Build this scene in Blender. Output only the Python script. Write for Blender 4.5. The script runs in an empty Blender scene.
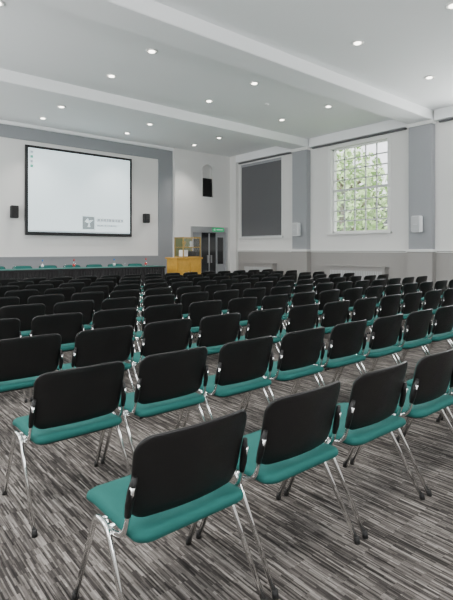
import bpy, bmesh, math, random
from mathutils import Vector, Matrix
random.seed(7)
scn = bpy.context.scene
COL = scn.collection

# ------------------------------------------------------------------ materials
def newmat(name):
    m = bpy.data.materials.new(name); m.use_nodes = True
    nt = m.node_tree
    return m, nt, nt.nodes["Principled BSDF"]
def mat(name, col, rough=0.6, metal=0.0, spec=0.5, noise=0.0, nscale=20, bump=0.0, bscale=200, emis=None, estr=0):
    m, nt, b = newmat(name)
    b.inputs['Roughness'].default_value = rough
    b.inputs['Metallic'].default_value = metal
    b.inputs['Specular IOR Level'].default_value = spec
    g = nt.nodes.new('ShaderNodeNewGeometry')
    n = nt.nodes.new('ShaderNodeTexNoise'); n.inputs['Scale'].default_value = nscale
    n.inputs['Detail'].default_value = 3
    nt.links.new(g.outputs['Position'], n.inputs['Vector'])
    r = nt.nodes.new('ShaderNodeMapRange')
    r.inputs['To Min'].default_value = 1-noise; r.inputs['To Max'].default_value = 1+noise
    nt.links.new(n.outputs['Fac'], r.inputs['Value'])
    v = nt.nodes.new('ShaderNodeVectorMath'); v.operation = 'SCALE'
    v.inputs[0].default_value = col[:3]
    nt.links.new(r.outputs[0], v.inputs['Scale'])
    nt.links.new(v.outputs[0], b.inputs['Base Color'])
    if bump > 0:
        n2 = nt.nodes.new('ShaderNodeTexNoise'); n2.inputs['Scale'].default_value = bscale
        nt.links.new(g.outputs['Position'], n2.inputs['Vector'])
        bp = nt.nodes.new('ShaderNodeBump'); bp.inputs['Strength'].default_value = bump
        bp.inputs['Distance'].default_value = 0.002
        nt.links.new(n2.outputs['Fac'], bp.inputs['Height'])
        nt.links.new(bp.outputs[0], b.inputs['Normal'])
    if emis:
        b.inputs['Emission Color'].default_value = (*emis, 1)
        b.inputs['Emission Strength'].default_value = estr
    return m

M = {}
M['wall'] = mat('wall_paint_white', (.76,.75,.73), .7, noise=.02, nscale=2, bump=.1)
M['wallgrey'] = mat('wall_paint_grey', (.26,.27,.285), .7, noise=.02, nscale=2, bump=.1)
M['pil'] = mat('pilaster_paint_grey', (.33,.34,.355), .7, noise=.02, nscale=2)
M['dado'] = mat('dado_paint', (.335,.32,.305), .6, noise=.02, nscale=2)
M['ceil'] = mat('ceiling_paint', (.87,.875,.88), .8, noise=.01, nscale=1)
M['trim'] = mat('trim_white', (.80,.80,.78), .45)
M['bar'] = mat('glazing_bar_paint', (.62,.62,.62), .5)  # white bars; the grey of backlighting is put into their colour
M['teal'] = mat('teal_fabric', (.015,.112,.100), .85, spec=.3, noise=.18, nscale=350, bump=.4, bscale=900)
M['tealcloth'] = mat('teal_table_cloth', (.016,.11,.095), .9, noise=.15, nscale=40)
M['black'] = mat('black_plastic', (.008,.0075,.0075), .36, spec=.38, noise=.2, nscale=300, bump=.35, bscale=1100)
M['rubber'] = mat('rubber_black', (.015,.015,.015), .7)
M['chrome'] = mat('chrome', (.86,.86,.85), .09, metal=1.0)
M['blackmat'] = mat('black_matte', (.01,.01,.011), .6)
M['cloth'] = mat('black_cloth', (.022,.02,.021), .9, noise=.2, nscale=60)
M['wood'] = mat('yellow_oak', (.60,.32,.04), .4, noise=.2, nscale=9)
M['brass'] = mat('brass', (.42,.28,.09), .35, metal=.9)
M['blind'] = mat('blind_fabric', (.12,.12,.125), .9, noise=.06, nscale=50)
M['metal'] = mat('brushed_metal', (.55,.56,.57), .35, metal=.8)
M['darkglass'] = mat('dark_glass', (.012,.014,.016), .08, spec=.8)
M['speakw'] = mat('speaker_white', (.75,.76,.77), .5)
M['grille'] = mat('speaker_grille', (.5,.51,.52), .6, noise=.2, nscale=400)
M['green'] = mat('exit_green', (.01,.35,.13), .5, emis=(.02,.6,.25), estr=.4)
M['white'] = mat('plain_white', (.85,.85,.85), .5)
M['red'] = mat('red_plastic', (.6,.02,.02), .4)
M['blue'] = mat('blue_plastic', (.02,.2,.6), .4)
M['lamp'] = mat('lamp_glow', (1,1,1), .5, emis=(1,.95,.85), estr=9)
M['screen'] = mat('projected_image', (.66,.72,.74), .9, emis=(.78,.95,1.0), estr=.9)
M['logo'] = mat('logo_grey', (.25,.3,.32), .9, emis=(.33,.37,.38), estr=.45)
M['logo2'] = mat('logo_pale', (.35,.38,.4), .9, emis=(.5,.56,.6), estr=.6)
M['greenlogo'] = mat('logo_green', (.1,.35,.25), .9, emis=(.15,.5,.4), estr=.4)
M['daywin'] = mat('daylight_pane', (.9,.9,.9), .4, emis=(.95,.98,1), estr=1.0)  # self-lit panes added in place of daylight; no opening behind them
M['dais'] = mat('dais_carpet', (.07,.07,.075), .95, noise=.2, nscale=60)
M['leaf'] = mat('leaves', (.36,.50,.22), .6, noise=.5, nscale=3)
M['bark'] = mat('bark', (.15,.12,.09), .9, noise=.3, nscale=10)
M['grass'] = mat('lawn', (.2,.33,.11), .9, noise=.3, nscale=4)
M['casepanel'] = mat('olive_board', (.17,.20,.10), .7)

m, nt, b = newmat('clear_glass')
nt.nodes.remove(b)
tr = nt.nodes.new('ShaderNodeBsdfTransparent'); gl = nt.nodes.new('ShaderNodeBsdfGlossy')
gl.inputs['Roughness'].default_value = .02
mx = nt.nodes.new('ShaderNodeMixShader'); mx.inputs[0].default_value = .07
nt.links.new(tr.outputs[0], mx.inputs[1]); nt.links.new(gl.outputs[0], mx.inputs[2])
nt.links.new(mx.outputs[0], nt.nodes['Material Output'].inputs[0]); M['glass'] = m

m, nt, b = newmat('brick_wall')
br = nt.nodes.new('ShaderNodeTexBrick'); br.inputs['Scale'].default_value = 4
br.inputs['Color1'].default_value = (.42,.28,.22,1); br.inputs['Color2'].default_value = (.5,.36,.28,1)
g = nt.nodes.new('ShaderNodeNewGeometry'); mp = nt.nodes.new('ShaderNodeMapping'); mp.inputs['Rotation'].default_value = (math.pi/2,0,math.pi/2)
nt.links.new(g.outputs['Position'], mp.inputs[0]); nt.links.new(mp.outputs[0], br.inputs['Vector'])
nt.links.new(br.outputs['Color'], b.inputs['Base Color']); M['brick'] = m

# carpet: linear loop-pile, many thin dashes of differing grey-brown running front to back
m, nt, b = newmat('striped_carpet')
b.inputs['Roughness'].default_value = .95; b.inputs['Specular IOR Level'].default_value = .12
g = nt.nodes.new('ShaderNodeNewGeometry')
rot = nt.nodes.new('ShaderNodeMapping'); rot.inputs['Rotation'].default_value = (0,0,math.radians(90))
nt.links.new(g.outputs['Position'], rot.inputs[0])
def mapping(s, loc=(0,0,0)):
    mp = nt.nodes.new('ShaderNodeMapping'); mp.inputs['Scale'].default_value = s; mp.inputs['Location'].default_value = loc
    nt.links.new(rot.outputs[0], mp.inputs[0]); return mp
def noise(mp, sc=1, det=3, rough=.6):
    n = nt.nodes.new('ShaderNodeTexNoise'); n.inputs['Scale'].default_value = sc
    n.inputs['Detail'].default_value = det; n.inputs['Roughness'].default_value = rough
    nt.links.new(mp.outputs[0], n.inputs['Vector']); return n.outputs['Fac']
def dash(w_, h_, off, loc):
    k = nt.nodes.new('ShaderNodeTexBrick'); k.inputs['Scale'].default_value = 1
    k.inputs['Brick Width'].default_value = w_; k.inputs['Row Height'].default_value = h_; k.inputs['Mortar Size'].default_value = 0
    k.offset = off; k.offset_frequency = 2
    k.inputs['Color1'].default_value = (0,0,0,1); k.inputs['Color2'].default_value = (1,1,1,1)
    nt.links.new(mapping((1,1,1), loc).outputs[0], k.inputs['Vector']); return k.outputs['Color']
def math_(op, a, bb):
    x = nt.nodes.new('ShaderNodeMath'); x.operation = op
    for i, v in enumerate((a, bb)):
        if isinstance(v, (int, float)): x.inputs[i].default_value = v
        else: nt.links.new(v, x.inputs[i])
    return x.outputs[0]
s = 0
for src, wt in ((dash(.15,.0075,.37,(50,50,0)), .27), (dash(.26,.011,.43,(61,47,0)), .24), (dash(.07,.0055,.5,(40,71,0)), .13),
                (noise(mapping((7,90,1)),1,1), .24), (noise(mapping((300,300,1)),1,0), .06), (dash(1.0,.25,.5,(30,30,0)), .06)):
    s = math_('ADD', s, math_('MULTIPLY', src, wt))
cr = nt.nodes.new('ShaderNodeValToRGB')
cr.color_ramp.elements[0].position = .24; cr.color_ramp.elements[0].color = (.019,.0175,.0165,1)
cr.color_ramp.elements[1].position = .80; cr.color_ramp.elements[1].color = (.38,.355,.33,1)
e = cr.color_ramp.elements.new(.42); e.color = (.055,.050,.047,1)
e = cr.color_ramp.elements.new(.58); e.color = (.145,.132,.122,1)
nt.links.new(s, cr.inputs[0]); nt.links.new(cr.outputs[0], b.inputs['Base Color'])
bp = nt.nodes.new('ShaderNodeBump'); bp.inputs['Strength'].default_value = .25; bp.inputs['Distance'].default_value = .002
nt.links.new(s, bp.inputs['Height']); nt.links.new(bp.outputs[0], b.inputs['Normal'])
M['carpet'] = m

# ------------------------------------------------------------------ mesh builder
class MB:
    def __init__(self): self.bm = bmesh.new(); self.mats = []
    def mi(self, k):
        if k not in self.mats: self.mats.append(k)
        return self.mats.index(k)
    def face(self, vs, k, smooth=False):
        try: f = self.bm.faces.new(vs)
        except ValueError: return
        f.material_index = self.mi(k); f.smooth = smooth
    def box(self, a, b, k, bevel=0):
        x0,y0,z0 = [min(p,q) for p,q in zip(a,b)]; x1,y1,z1 = [max(p,q) for p,q in zip(a,b)]
        t = bmesh.new()
        bmesh.ops.create_cube(t, size=1, matrix=Matrix.Translation(((x0+x1)/2,(y0+y1)/2,(z0+z1)/2)) @ Matrix.Diagonal((x1-x0,y1-y0,z1-z0,1)))
        if bevel: bmesh.ops.bevel(t, geom=t.edges[:], offset=bevel, segments=2, affect='EDGES')
        self.merge(t, k)
    def merge(self, t, k, smooth=False):
        vm = {v: self.bm.verts.new(v.co) for v in t.verts}
        for f in t.faces: self.face([vm[v] for v in f.verts], k, smooth)
        t.free()
    def cyl(self, p0, p1, r0, r1, k, n=16, caps=True):
        self.tube([p0, p1], None, k, n, radii=[r0, r1], caps=caps)
    def tube(self, pts, r, k, n=10, radii=None, caps=True, ell=1.0, side=None):
        pts = [Vector(p) for p in pts]; rings = []; up = None
        for i, p in enumerate(pts):
            t = (pts[min(i+1, len(pts)-1)] - pts[max(i-1, 0)]).normalized()
            ref = Vector(side) if side else (up if up else (Vector((0,0,1)) if abs(t.z) < .9 else Vector((1,0,0))))
            a = (ref - t*ref.dot(t)).normalized(); up = a; c = t.cross(a)
            rr = radii[i] if radii else r
            rings.append([self.bm.verts.new(p + a*rr*math.cos(q*2*math.pi/n) + c*rr*ell*math.sin(q*2*math.pi/n)) for q in range(n)])
        for A, B in zip(rings, rings[1:]):
            for q in range(n): self.face([A[q], A[(q+1)%n], B[(q+1)%n], B[q]], k, True)
        if caps: self.face(rings[0][::-1], k); self.face(rings[-1], k)
    def lathe(self, prof, c, k, n=20):
        rings = []
        for r, z in prof:
            rings.append([self.bm.verts.new((c[0]+r*math.cos(q*2*math.pi/n), c[1]+r*math.sin(q*2*math.pi/n), c[2]+z)) for q in range(n)])
        for A, B in zip(rings, rings[1:]):
            for q in range(n): self.face([A[q], A[(q+1)%n], B[(q+1)%n], B[q]], k, True)
        self.face(rings[0][::-1], k); self.face(rings[-1], k)
    def pad(self, outline, rings, fn, kfn):
        n = len(outline); R = []
        for s, t in rings:
            if s == 0: R.append([self.bm.verts.new(fn(0, 0, t))])
            else: R.append([self.bm.verts.new(fn(u*s, v*s, t)) for u, v in outline])
        for i, (A, B) in enumerate(zip(R, R[1:])):
            k = kfn(i)
            for q in range(n):
                p = (q+1) % n
                if len(A) == 1: self.face([A[0], B[p], B[q]], k, True)
                elif len(B) == 1: self.face([A[q], A[p], B[0]], k, True)
                else: self.face([A[q], A[p], B[p], B[q]], k, True)
    def mesh(self, name):
        bmesh.ops.recalc_face_normals(self.bm, faces=self.bm.faces[:])
        me = bpy.data.meshes.new(name); self.bm.to_mesh(me); self.bm.free()
        for k in self.mats: me.materials.append(M[k])
        return me
    def obj(self, name, loc=(0,0,0), rz=0):
        o = bpy.data.objects.new(name, self.mesh(name)); COL.objects.link(o)
        o.location = loc; o.rotation_euler = (0,0,rz); return o

def fillet(pts, r, n=5):
    pts = [Vector(p) for p in pts]; out = [pts[0]]
    for a, b, c in zip(pts, pts[1:], pts[2:]):
        d1 = (a-b); d2 = (c-b); rr = min(r, d1.length*.48, d2.length*.48)
        p = b + d1.normalized()*rr; q = b + d2.normalized()*rr
        for i in range(n+1):
            t = i/n; out.append(p*(1-t)**2 + b*2*t*(1-t) + q*t*t)
    out.append(pts[-1]); return out
def rrect(w, h, r, n=6):
    o = []
    for cx, cy, a0 in ((w/2-r, h/2-r, 0), (-w/2+r, h/2-r, 90), (-w/2+r, -h/2+r, 180), (w/2-r, -h/2+r, 270)):
        for i in range(n+1):
            a = math.radians(a0 + 90*i/n); o.append((cx+r*math.cos(a), cy+r*math.sin(a)))
    res = []
    for i, p in enumerate(o):
        q = o[(i+1) % len(o)]; res.append(p)
        L = math.dist(p, q)
        if L > .06:
            m_ = int(L/.05)
            for j in range(1, m_): res.append((p[0]+(q[0]-p[0])*j/m_, p[1]+(q[1]-p[1])*j/m_))
    return res

# ------------------------------------------------------------------ conference chair
def chair_mesh():
    m = MB()
    def seat(u, v, t):
        z = .435 + t - .030*max(0, (v-.12)/.14)**2 + .012*max(0, (-v-.12)/.12)**2
        z += -.010*(1-min(1, (u/.2)**2))*(1-min(1, abs(v)/.25)) if t > 0 else 0
        return (u, v+.028, z)
    T = .026
    m.pad(rrect(.505, .495, .055), [(0,T),(.45,T),(.8,T),(.92,T*.93),(.975,T*.65),(1,T*.1),(.995,-T*.45),(.96,-T*.8)], seat, lambda i: 'teal')
    m.pad(rrect(.45, .42, .05), [(1,-T*.7),(1,-T*1.25),(.9,-T*1.35),(0,-T*1.35)], seat, lambda i: 'black')
    def back(u, v, t):
        zc = .640
        y = -.213 - .26*v + .05*(u/.26)**2 + t
        return (u, y, zc + v + .012*(1-(u/.26)**2)*(1 if v > 0 else .6))
    T = .008
    ol = [(x*(1-.05*(.5 - z/.325)), z) for x, z in rrect(.530, .322, .062, 8)]
    m.pad(ol, [(0,-T),(.4,-T),(.75,-T),(.955,-T),(.99,-T*.6),(1,0),(.995,T*.7),(.96,T*.9)], back, lambda i: 'black')
    m.pad(ol, [(.96,T*.6),(.95,T*2.2),(.90,T*3.2),(.5,T*3.4),(0,T*3.4)], back, lambda i: 'teal')
    for sx in (-1, 1):
        X = .281*sx
        leg = fillet([(X+.006*sx, .258, .012), (X, .075, .425), (X, -.02, .425), (X+.006*sx, -.275, .012)], .035)
        m.tube(leg, .0105, 'chrome', 12, ell=1.3, side=(1,0,0))
        for y in (.261, -.279):
            m.cyl((X+.006*sx, y, 0), (X+.006*sx, y*.985, .032), .0145, .0135, 'rubber', 12)
        arm = fillet([(X-.03*sx, .06, .405), (X-.012*sx, -.05, .405), (X-.014*sx, -.135, .44), (X-.014*sx, -.165, .54), (X-.016*sx, -.188, .63)], .05)
        m.tube(arm, .0090, 'chrome', 10, ell=1.2, side=(1,0,0))
        slv = [(X-.014*sx, -.155, .515), (X-.014*sx, -.166, .56), (X-.018*sx, -.178, .615), (X-.024*sx, -.190, .665)]
        m.tube(slv, None, 'black', 10, radii=[.012,.015,.015,.009], ell=1.1, side=(1,0,0))
    for y in (.055, -.01):
        m.tube([(-.281, y, .412), (.281, y, .412)], .010, 'chrome', 8)
    m.box((.270,.0,.36),(.300,.03,.375),'black')
    return m.mesh('conference_chair')
cme = chair_mesh()
X0, PX, Y0 = 1.072, .643, 1.65
YR = (0, 1.09, 2.22, 3.30, 4.37, 5.44, 6.51, 7.58, 8.65, 9.72)
for r in range(10):
    offx = (0.0, .015, .07, .08, .06, .08, .06, .07, .05, .05)[r]
    for k in range(17):
        o = bpy.data.objects.new('conference_chair', cme); COL.objects.link(o)
        o.location = (X0+(PX if r == 0 else .630)*k+offx, Y0+YR[r]+random.uniform(-.008,.008), 0)
        o.rotation_euler = (0,0,math.radians(random.uniform(-.5,.5)))

# ------------------------------------------------------------------ room shell
XR, YF, HC, XL, YB = 12.5, 14.64, 5.19, -3.2, -3.6
m = MB(); m.box((XL-.3, YB-.3, -.2), (XR+.3, YF+.3, 0), 'carpet'); m.obj('floor')
m = MB(); m.box((XL-.3, YB-.3, HC), (XR+.3, YF+.3, HC+.3), 'ceil'); m.obj('ceiling')
m = MB(); m.box((XL-.3, YF, 0), (XR+.3, YF+.3, HC), 'wall'); m.obj('wall_front')
m = MB(); m.box((XL-.3, YB-.3, 0), (XR+.3, YB, HC), 'wall'); m.obj('wall_back')
m = MB(); m.box((XL-.3, YB, 0), (XL, YF, HC), 'wall'); m.obj('wall_left')
ops = [(3.2, 5.25, 2.0, 4.72), (7.53, 9.57, 2.0, 4.72), (11.74, 13.95, 1.95, 4.80)]
m = MB(); yy = YB
for a, b_, z0, z1 in ops:
    m.box((XR, yy, 0), (XR+.3, a, HC), 'wall')
    m.box((XR, a, 0), (XR+.3, b_, z0), 'wall'); m.box((XR, a, z1), (XR+.3, b_, HC), 'wall'); yy = b_
m.box((XR, yy, 0), (XR+.3, YF, HC), 'wall')
m.obj('wall_right')
m = MB(); m.box((XR-.02, YB, .15), (XR, YF, 1.42), 'dado'); m.obj('trim_1')
m = MB(); m.box((XR-.05, YB, 1.42), (XR, YF-.2, 1.47), 'trim', .008); m.box((XR-.035, YB, 1.38), (XR, YF-.2, 1.40), 'trim'); m.obj('trim_2')
m = MB(); m.box((XR-.045, YB, 0), (XR, YF, .15), 'trim', .008); m.obj('baseboard_right')
m = MB(); m.box((XL, YF-.03, 0), (9.6, YF, .15), 'trim', .008); m.obj('baseboard_front')
m = MB(); m.box((XL, YB, 0), (XL+.03, YF, .15), 'trim', .008); m.obj('baseboard_left')
m = MB()
m.box((XL, YF-.04, 4.72), (9.7, YF, HC), 'wallgrey')
m.box((9.1, YF-.04, .15), (9.7, YF, 4.72), 'wallgrey')
m.box((XL, YF-.04, .15), (9.1, YF, 1.20), 'wallgrey')
m.box((XL, YF-.05, 1.20), (9.1, YF, 1.25), 'wallgrey')
m.obj('trim_3')
m = MB(); m.box((9.7, YF-.18, 0), (10.42, YF, 2.35), 'wall'); m.obj('wall_projection_left')
m = MB(); m.box((12.22, YF-.18, 0), (XR, YF, 2.35), 'wall'); m.obj('wall_projection_right')
m = MB()
m.box((9.7, YF-.18, 2.35), (10.95, YF, HC), 'wall'); m.box((11.5, YF-.18, 2.35), (XR, YF, HC), 'wall')
m.box((10.95, YF-.18, 2.35), (11.5, YF, 3.45), 'wall'); m.box((10.95, YF-.18, 4.8), (11.5, YF, HC), 'wall')
m.obj('wall_projection_upper')
m = MB()
n = 12; cx, zc, rr = 11.225, 4.5, .26
arc = [(cx+rr*math.cos(math.pi*i/n), zc+rr*math.sin(math.pi*i/n)) for i in range(n+1)]
for half in (0, 1):
    pts = [p for p in arc if (p[0] >= cx-1e-6 if half == 0 else p[0] <= cx+1e-6)]
    crn = (11.5, 4.8) if half == 0 else (10.95, 4.8)
    for p, q in zip(pts, pts[1:]):
        m.face([m.bm.verts.new((p[0], YF-.178, p[1])), m.bm.verts.new((q[0], YF-.178, q[1])), m.bm.verts.new((crn[0], YF-.178, crn[1]))], 'wall')
    m.face([m.bm.verts.new((cx, YF-.178, zc+rr)), m.bm.verts.new((cx, YF-.178, 4.8)), m.bm.verts.new((crn[0], YF-.178, 4.8))], 'wall')
m.tube([(cx+rr, YF-.18, 3.5)]+[(x, YF-.18, z) for x, z in arc]+[(cx-rr, YF-.18, 3.5)], .012, 'wall', 8)
m.box((cx-.29, YF-.20, 3.45), (cx+.29, YF-.16, 3.50), 'trim', .008)
m.box((cx-rr+.03, YF-.16, 3.51), (cx+rr-.03, YF-.02, 4.22), 'blackmat', .01)
m.box((cx-rr+.06, YF-.168, 3.55), (cx+rr-.06, YF-.158, 4.18), 'black')
m.obj('trim_13')

for i, yc in enumerate((10.75, 6.45, 2.15)):
    m = MB(); m.box((XL, yc-.33, HC-.26), (XR, yc+.33, HC), 'ceil', .01); m.obj('trim_%d' % (4+i))
    m = MB(); m.box((XR-.2, yc-.33, 0), (XR, yc+.33, HC-.26), 'pil', .01)
    m.box((XR-.23, yc-.36, 0), (XR, yc+.36, 1.40), 'dado', .01); m.box((XR-.26, yc-.39, 1.40), (XR, yc+.39, 1.47), 'trim', .01)
    m.box((XR-.24, yc-.37, HC-.36), (XR, yc+.37, HC-.26), 'trim', .01)
    m.obj('trim_%d' % (7+i))
m = MB(); m.box((XR-.14, 14.1, 0), (XR, YF-.18, HC), 'wall'); m.obj('trim_10')
m = MB()
for a, b_ in ((2.48+.04, 6.12-.04), (6.78+.04, 10.42-.04), (11.08+.04, 14.1)):
    m.box((XR-.16, a, 4.90), (XR, b_, HC), 'ceil', .01); m.box((XR-.10, a+.1, 4.84), (XR-.03, b_-.1, 4.88), 'blind')
m.obj('trim_11')
m = MB(); m.box((XL, YF-.14, HC-.10), (9.7, YF-.0, HC), 'ceil', .02); m.obj('trim_12')

def sash(a, b_, z0, z1, name, cols=5, rows=8):
    m = MB(); x = XR
    w = .11
    m.box((x-.03, a-w, z0-.02), (x+.0, a, z1+w), 'trim', .006); m.box((x-.03, b_, z0-.02), (x+.0, b_+w, z1+w), 'trim', .006)
    m.box((x-.03, a, z1), (x+.0, b_, z1+w), 'trim', .006); m.box((x-.09, a-w-.03, z0-.06), (x+.04, b_+w+.03, z0), 'trim', .008)
    fr = .055; X1, X2 = x+.10, x+.15
    m.box((X1, a, z0), (X2, a+fr, z1), 'trim'); m.box((X1, b_-fr, z0), (X2, b_, z1), 'trim')
    m.box((X1, a, z0), (X2, b_, z0+fr), 'trim'); m.box((X1, a, z1-fr), (X2, b_, z1), 'trim')
    zm = (z0+z1)/2; m.box((X1-.02, a+.02, zm-.035), (X2, b_-.02, zm+.035), 'bar')
    for i in range(1, cols):
        y = a+fr+(b_-a-2*fr)*i/cols; m.box((X1+.01, y-.018, z0+.02), (X2-.01, y+.018, z1-.02), 'bar')
    for j in range(1, rows):
        if j == rows//2: continue
        z = z0+fr+(z1-z0-2*fr)*j/rows; m.box((X1+.01, a+.02, z-.018), (X2-.01, b_-.02, z+.018), 'bar')
    m.box((X1+.022, a+.02, z0+.02), (X1+.028, b_-.02, z1-.02), 'glass')
    return m.obj(name)
sash(*ops[0], 'window_1'); sash(*ops[1], 'window_2')
m = MB(); a, b_, z0, z1 = ops[2]
m.box((XR+.03, a, z0), (XR+.06, b_, z1), 'blind'); m.box((XR+.0, a, z1-.09), (XR+.09, b_, z1), 'pil'); m.box((XR+.02, a, z0), (XR+.07, b_, z0+.04), 'metal')
m.box((XR-.03, a-.06, z0-.02), (XR, a, z1+.06), 'trim'); m.box((XR-.03, b_, z0-.02), (XR, b_+.06, z1+.06), 'trim')
m.box((XR-.03, a, z1), (XR, b_, z1+.06), 'trim'); m.box((XR-.08, a-.08, z0-.05), (XR+.03, b_+.08, z0), 'trim', .006)
m.obj('window_3')

for a, b_ in ((12.0, 13.7), (7.5, 9.6), (3.2, 5.3)):
    m = MB(); m.box((XR-.22, a, .0), (XR-.021, b_, .93), 'dado', .01); m.box((XR-.25, a-.03, .93), (XR-.021, b_+.03, .97), 'dado', .008)
    k = int((b_-a-.2)/.06)
    for i in range(k): m.box((XR-.23, a+.1+i*.06, .2), (XR-.218, a+.13+i*.06, .82), 'grille')
    m.obj('radiator_cover')

m = MB(); y = YF-.18
m.box((10.42, y-.03, 0), (10.50, y+.12, 2.35), 'metal'); m.box((12.14, y-.03, 0), (12.22, y+.12, 2.35), 'metal')
m.box((10.42, y-.04, 2.13), (12.22, y+.12, 2.35), 'metal', .006)
m.box((10.50, y+.06, 0), (10.97, y+.10, 2.13), 'pil'); m.box((11.67, y+.06, 0), (12.14, y+.10, 2.13), 'pil')
m.box((10.99, y+.04, 0), (11.65, y+.11, 2.12), 'darkglass'); m.box((11.30, y+.02, 0), (11.34, y+.06, 2.1), 'metal')
m.box((11.22, y-.03, .95), (11.25, y+.03, 1.25), 'metal'); m.box((11.39, y-.03, .95), (11.42, y+.03, 1.25), 'metal')
m.box((10.6, y+.045, .9), (10.88, y+.062, 1.95), 'darkglass'); m.box((11.76, y+.045, .9), (12.04, y+.062, 1.95), 'darkglass')
m.obj('door_1')
m = MB(); m.box((11.42, YF-.235, 2.17), (12.0, YF-.222, 2.32), 'green', .004)
m.box((11.48, YF-.239, 2.21), (11.56, YF-.234, 2.28), 'white'); m.box((11.62, YF-.239, 2.225), (11.93, YF-.234, 2.265), 'white')
m.obj('exit_sign')

# ------------------------------------------------------------------ projection screen
m = MB(); y = YF-.05
sx0, sx1, sz0, sz1 = 4.46, 7.99, 1.90, 4.58
m.box((sx0, y-.05, sz0), (sx1, y, sz1), 'blackmat', .006)
m.box((sx0+.085, y-.06, sz0+.10), (sx1-.085, y-.045, sz1-.08), 'screen')
yl = y-.066
m.box((6.22, yl, 2.12), (6.62, yl+.006, 2.53), 'logo')
def tri(p, k):
    m.face([m.bm.verts.new((px, yl-.003, pz)) for px, pz in p], k)
tri([(6.29,2.36),(6.44,2.30),(6.40,2.48)], 'screen'); tri([(6.44,2.30),(6.58,2.42),(6.44,2.40)], 'screen'); tri([(6.38,2.19),(6.48,2.19),(6.44,2.32)], 'screen')
x = 6.72
for w in (.12,.09,.13,.07,.11,.12,.08,.13,.1):
    m.box((x, yl, 2.38), (x+w*.8, yl+.006, 2.48), 'logo2'); x += w
x = 6.72
for w in (.07,.06,.09,.05,.08,.07,.06,.09,.07,.06):
    m.box((x, yl, 2.22), (x+w*.7, yl+.006, 2.28), 'logo2'); x += w
for i in range(4): m.box((4.60, yl, 4.34-i*.14), (4.68, yl+.006, 4.42-i*.14), 'greenlogo' if i % 2 else 'logo2')
m.box((4.56, yl, 2.01), (7.89, yl+.006, 2.04), 'logo2')
m.obj('projection_screen')

def speaker(loc, rz, k1, k2, name='wall_speaker', w=.2, h=.32):
    m = MB(); m.box((-w/2, -.18, -h/2), (w/2, 0, h/2), k1, .012); m.box((-w/2+.015, -.188, -h/2+.015), (w/2-.015, -.178, h/2-.015), k2, .003)
    m.box((-.03, 0, -.03), (.03, .06, .03), k1); m.box((-.06, .05, -.08), (.06, .06, .08), k1)
    m.lathe([(.05,0),(.055,.004),(.045,.006)], (0,-.19,-.02), k1, 12)
    m.obj(name, loc, rz)
speaker((4.14, YF-.06, 2.56), 0, 'blackmat', 'black', w=.2, h=.36)
speaker((8.53, YF-.06, 2.56), 0, 'blackmat', 'black', w=.2, h=.32)
speaker((XR-.26, 10.75, 2.15), -math.pi/2, 'speakw', 'grille', w=.24, h=.44)
speaker((XR-.26, 6.45, 2.15), -math.pi/2, 'speakw', 'grille', w=.24, h=.44)

# ------------------------------------------------------------------ dais, table, lectern
m = MB(); m.box((1.0, 12.15, 0), (8.3, YF-.05, .2), 'dais', .01); m.box((1.0, 12.14, .17), (8.3, 12.16, .2), 'metal'); m.obj('stage_dais')
m = MB()
tx0, tx1, ty0, ty1, tz = 2.2, 7.9, 12.35, 13.05, .95
m.box((tx0, ty0, tz-.03), (tx1, ty1, tz), 'cloth', .008)
path = []
N = 400
for i in range(N+1):
    u = i/N*(tx1-tx0+2*(ty1-ty0)); w = .012*math.sin(u*70)
    if u < ty1-ty0: path.append((tx0-.01+w, ty1-u))
    elif u < ty1-ty0+tx1-tx0: path.append((tx0+u-(ty1-ty0), ty0-.01+w))
    else: path.append((tx1+.01+w, ty0+u-(ty1-ty0)-(tx1-tx0)))
top = [m.bm.verts.new((a, b_, tz-.01)) for a, b_ in path]; bot = [m.bm.verts.new((a, b_, .205)) for a, b_ in path]
for i in range(N): m.face([top[i], top[i+1], bot[i+1], bot[i]], 'cloth', True)
m.box((tx0-.03, ty0-.03, tz-.05), (tx1+.03, ty0-.024, tz), 'cloth'); m.box((tx0-.03, ty0-.03, tz), (tx1+.03, ty1, tz+.006), 'tealcloth')
for x in (tx0+.1, (tx0+tx1)/2, tx1-.1):
    for yv in (ty0+.08, ty1-.08): m.cyl((x, yv, .2), (x, yv, tz-.03), .018, .018, 'metal', 8)
m.obj('draped_table')
for i in range(8):
    o = bpy.data.objects.new('panelist_chair', cme); COL.objects.link(o)
    o.location = (2.7+i*.70, 13.42, .202); o.rotation_euler = (0,0,math.pi)
def bottle(x, yv, cap):
    m = MB(); m.lathe([(.03,0),(.034,.02),(.034,.13),(.028,.16),(.012,.19),(.012,.21)], (0,0,0), 'glass', 12)
    m.lathe([(.02,.195),(.02,.235),(.015,.24)], (0,0,0), cap, 12); m.lathe([(.035,.05),(.035,.11)], (0,0,0), 'white' if cap == 'blue' else cap, 12)
    m.obj('water_bottle', (x, yv, tz+.006))
for x, c in ((3.2,'blue'),(5.15,'red'),(6.35,'blue'),(7.4,'red'),(4.3,'blue')): bottle(x, 12.6, c)
for x in (3.6, 4.9, 6.7):
    m = MB(); m.lathe([(.028,0),(.034,.11),(.031,.11),(.026,.006)], (0,0,0), 'glass', 14); m.obj('drinking_glass', (x, 12.62, tz+.006))

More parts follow.
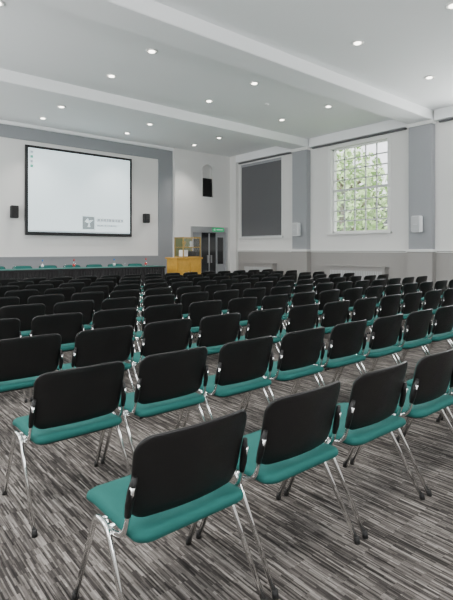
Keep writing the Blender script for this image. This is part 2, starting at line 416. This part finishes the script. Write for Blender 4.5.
m = MB(); cx, cy = 8.90, 12.75
m.box((cx-.46, cy-.3, .06), (cx+.5, cy+.3, 1.16), 'wood', .01); m.box((cx-.50, cy-.34, 1.16), (cx+.54, cy+.34, 1.21), 'wood', .01)
m.box((cx-.43, cy-.27, 0), (cx+.47, cy+.27, .06), 'blackmat')
for s_ in (-1, 1):
    m.box((cx+.02+s_*.24-.21, cy-.315, .12), (cx+.02+s_*.24+.21, cy-.30, 1.06), 'wood', .005)
    m.cyl((cx+.02+s_*.05, cy-.33, .62), (cx+.02+s_*.05, cy-.33, .76), .008, .008, 'metal', 8)
m.obj('lectern_cabinet')
m = MB(); a, b_, z0 = .34, .24, 1.21; h = .66
cx += .16
for sx_ in (-1, 1):
    for sy in (-1, 1): m.box((cx+sx_*a-.015, cy+sy*b_-.015, z0), (cx+sx_*a+.015, cy+sy*b_+.015, z0+h), 'brass')
    for z in (z0+.02, z0+h-.02): m.box((cx+sx_*a-.012, cy-b_, z-.014), (cx+sx_*a+.012, cy+b_, z+.014), 'brass')
for sy in (-1, 1):
    for z in (z0+.02, z0+h-.02, z0+h*.5): m.box((cx-a, cy+sy*b_-.012, z-.014), (cx+a, cy+sy*b_+.012, z+.014), 'brass')
m.box((cx-a, cy+b_-.01, z0+.03), (cx+a, cy+b_, z0+h-.03), 'casepanel')
m.box((cx-a, cy-b_-.003, z0+.03), (cx+a, cy-b_+.003, z0+h-.03), 'glass'); m.box((cx-a, cy-b_, z0+h*.5-.008), (cx+a, cy+b_, z0+h*.5+.008), 'glass')
m.box((cx-.28, cy-.1, z0+.01), (cx-.05, cy+.1, z0+.24), 'white', .01); m.box((cx+.02, cy-.12, z0+.01), (cx+.26, cy+.1, z0+.2), 'blackmat', .01)
m.lathe([(.06,0),(.02,.05),(.07,.12),(.06,.18)], (cx-.14, cy, z0+h*.5+.01), 'brass'); m.lathe([(.08,0),(.08,.02),(.03,.05),(.05,.16),(.02,.2)], (cx+.14, cy, z0+h*.5+.01), 'metal')
m.obj('display_case')

# ------------------------------------------------------------------ ceiling downlights
def downlight(x, yv):
    m = MB()
    m.lathe([(.115,0),(.115,-.012),(.085,-.018),(.078,-.004)], (0,0,0), 'trim', 24)
    m.lathe([(.058,-.0185),(.058,-.0225)], (0,0,0), 'lamp', 24)
    o = m.obj('ceiling_downlight', (x, yv, HC))
    L = bpy.data.lights.new('downlight_beam', 'SPOT'); L.energy = 150 if yv < 12 else 180; L.spot_size = math.radians(100); L.spot_blend = .8; L.shadow_soft_size = .07; L.color = (1,.955,.90)
    lo = bpy.data.objects.new('downlight_beam', L); COL.objects.link(lo); lo.parent = o; lo.location = (0,0,-.06)
for yv in (.6, 3.3, 5.0, 7.7, 9.35, 12.2, 13.6):
    for x in (-.7, 1.95, 4.65, 7.3, 9.95): downlight(x, yv)
for x, yv in ((5.7, 4.1), (8.6, 8.6), (6.1, 11.6)):
    m = MB(); m.lathe([(.05,0),(.05,-.015),(.035,-.03),(.02,-.035)], (0,0,0), 'trim', 16); m.obj('smoke_detector', (x, yv, HC))

# ------------------------------------------------------------------ unseen glowing windows and added fill lamps behind / left of the viewer
def darea(name, loc, rot, w, h, e, col=(.97,.985,1)):
    L = bpy.data.lights.new(name, 'AREA'); L.shape = 'RECTANGLE'; L.size = w; L.size_y = h; L.energy = e; L.color = col
    o = bpy.data.objects.new(name, L); COL.objects.link(o); o.location = loc; o.rotation_euler = rot
i = 5
for yc in (0.0, 4.3, 8.6, 12.6):
    m = MB(); x = XL
    m.box((x, yc-1.05, 1.95), (x+.04, yc+1.05, 4.75), 'trim'); m.box((x+.04, yc-1, 2.0), (x+.05, yc+1, 4.7), 'daywin')
    for j in range(1, 5): m.box((x+.05, yc-1+j*.4-.013, 2.0), (x+.07, yc-1+j*.4+.013, 4.7), 'trim')
    for j in range(1, 8): m.box((x+.05, yc-1, 2+j*.3375-.013), (x+.07, yc+1, 2+j*.3375+.013), 'trim')
    m.obj('window_%d' % i); i += 1  # unseen left window on solid wall; its panes glow to light the room
    darea('window_daylight', (x+.55, yc, 3.2), (0, math.radians(-115), 0), 2.5, 2.0, 190)  # area lamp added inside the room, tilted up to brighten the ceiling
for xc in (0.5, 4.5, 8.5):
    m = MB(); y = YB
    m.box((xc-1.05, y, 1.95), (xc+1.05, y+.04, 4.75), 'trim'); m.box((xc-1, y+.04, 2.0), (xc+1, y+.05, 4.7), 'daywin')
    for j in range(1, 5): m.box((xc-1+j*.4-.013, y+.05, 2.0), (xc-1+j*.4+.013, y+.07, 4.7), 'trim')
    for j in range(1, 8): m.box((xc-1, y+.05, 2+j*.3375-.013), (xc+1, y+.07, 2+j*.3375+.013), 'trim')
    m.obj('window_%d' % i); i += 1  # unseen rear window, added as a light source on solid wall
    darea('window_daylight', (xc, y+.55, 3.2), (math.radians(122), 0, 0), 2.0, 2.5, 120)  # area lamp added behind the viewer, tilted up as fill
darea('window_daylight', (XR+.26, 4.22, 3.36), (0, math.radians(90), 0), 2.6, 1.95, 350)  # area lamp added outside the unseen window for side light and sheen

# ------------------------------------------------------------------ outdoors
m = MB(); m.box((XR+.35, -30, -.6), (70, 60, -.4), 'grass'); m.obj('lawn')
m = MB(); m.box((44, 10, -.4), (50, 60, 7), 'brick')
for yv in range(14, 58, 4):
    for z in (1, 4): m.box((43.95, yv, z), (44.02, yv+1.4, z+1.8), 'trim'); m.box((43.9, yv+.15, z+.15), (43.96, yv+1.25, z+1.65), 'darkglass')
m.obj('brick_building')
def tree(name, loc, h, r, nl):
    m = MB()
    m.tube([(0,0,0),(.1,0,h*.3),(-.05,.1,h*.6),(0,0,h*.85)], None, 'bark', 8, radii=[.3,.22,.15,.05])
    for i_ in range(7):
        a = i_*2.4; z = h*(.3+.07*i_); m.tube([(0,0,z),(r*.4*math.cos(a), r*.4*math.sin(a), z+.8),(r*.75*math.cos(a), r*.75*math.sin(a), z+1.6)], None, 'bark', 6, radii=[.12,.07,.03])
    for i_ in range(nl):
        while True:
            p = Vector((random.uniform(-1,1), random.uniform(-1,1), random.uniform(-1,1)))
            if .35 < p.length < 1: break
        c = Vector((p.x*r, p.y*r, h*.6+p.z*h*.42))
        a = Vector([random.uniform(-1,1) for _ in range(3)]).normalized(); b2 = a.cross(Vector([random.uniform(-1,1) for _ in range(3)])).normalized()
        s_ = random.uniform(.12,.26)
        m.face([m.bm.verts.new(c+a*s_), m.bm.verts.new(c+b2*s_*.6), m.bm.verts.new(c-a*s_), m.bm.verts.new(c-b2*s_*.6)], 'leaf')
    m.obj(name, loc)
tree('broadleaf_tree', (24, 17.5, -.38), 8.2, 3.1, 1700)
tree('broadleaf_tree', (28, 13.5, -.38), 8.5, 3.2, 1500)
tree('broadleaf_tree', (31, 23, -.38), 9.5, 3.6, 1700)
S = bpy.data.lights.new('sun', 'SUN'); S.energy = 8; S.angle = .02
so = bpy.data.objects.new('sun', S); COL.objects.link(so)
so.rotation_euler = Vector((.6,.25,-.75)).to_track_quat('-Z','Y').to_euler(); so.location = (0,0,20)
w = bpy.data.worlds.new('World'); scn.world = w; w.use_nodes = True
bg = w.node_tree.nodes['Background']; bg.inputs[0].default_value = (.93,.97,1,1); bg.inputs[1].default_value = 3.4

# ------------------------------------------------------------------ camera
cam = bpy.data.cameras.new('camera'); co = bpy.data.objects.new('camera', cam); COL.objects.link(co)
co.location = (0,0,1.45); co.rotation_euler = (math.radians(90), 0, math.radians(-40.1))
cam.sensor_fit = 'HORIZONTAL'; cam.sensor_width = 24; cam.lens = 473/453*24; cam.shift_y = -50/453
cam.clip_start = .05; cam.clip_end = 300
scn.camera = co
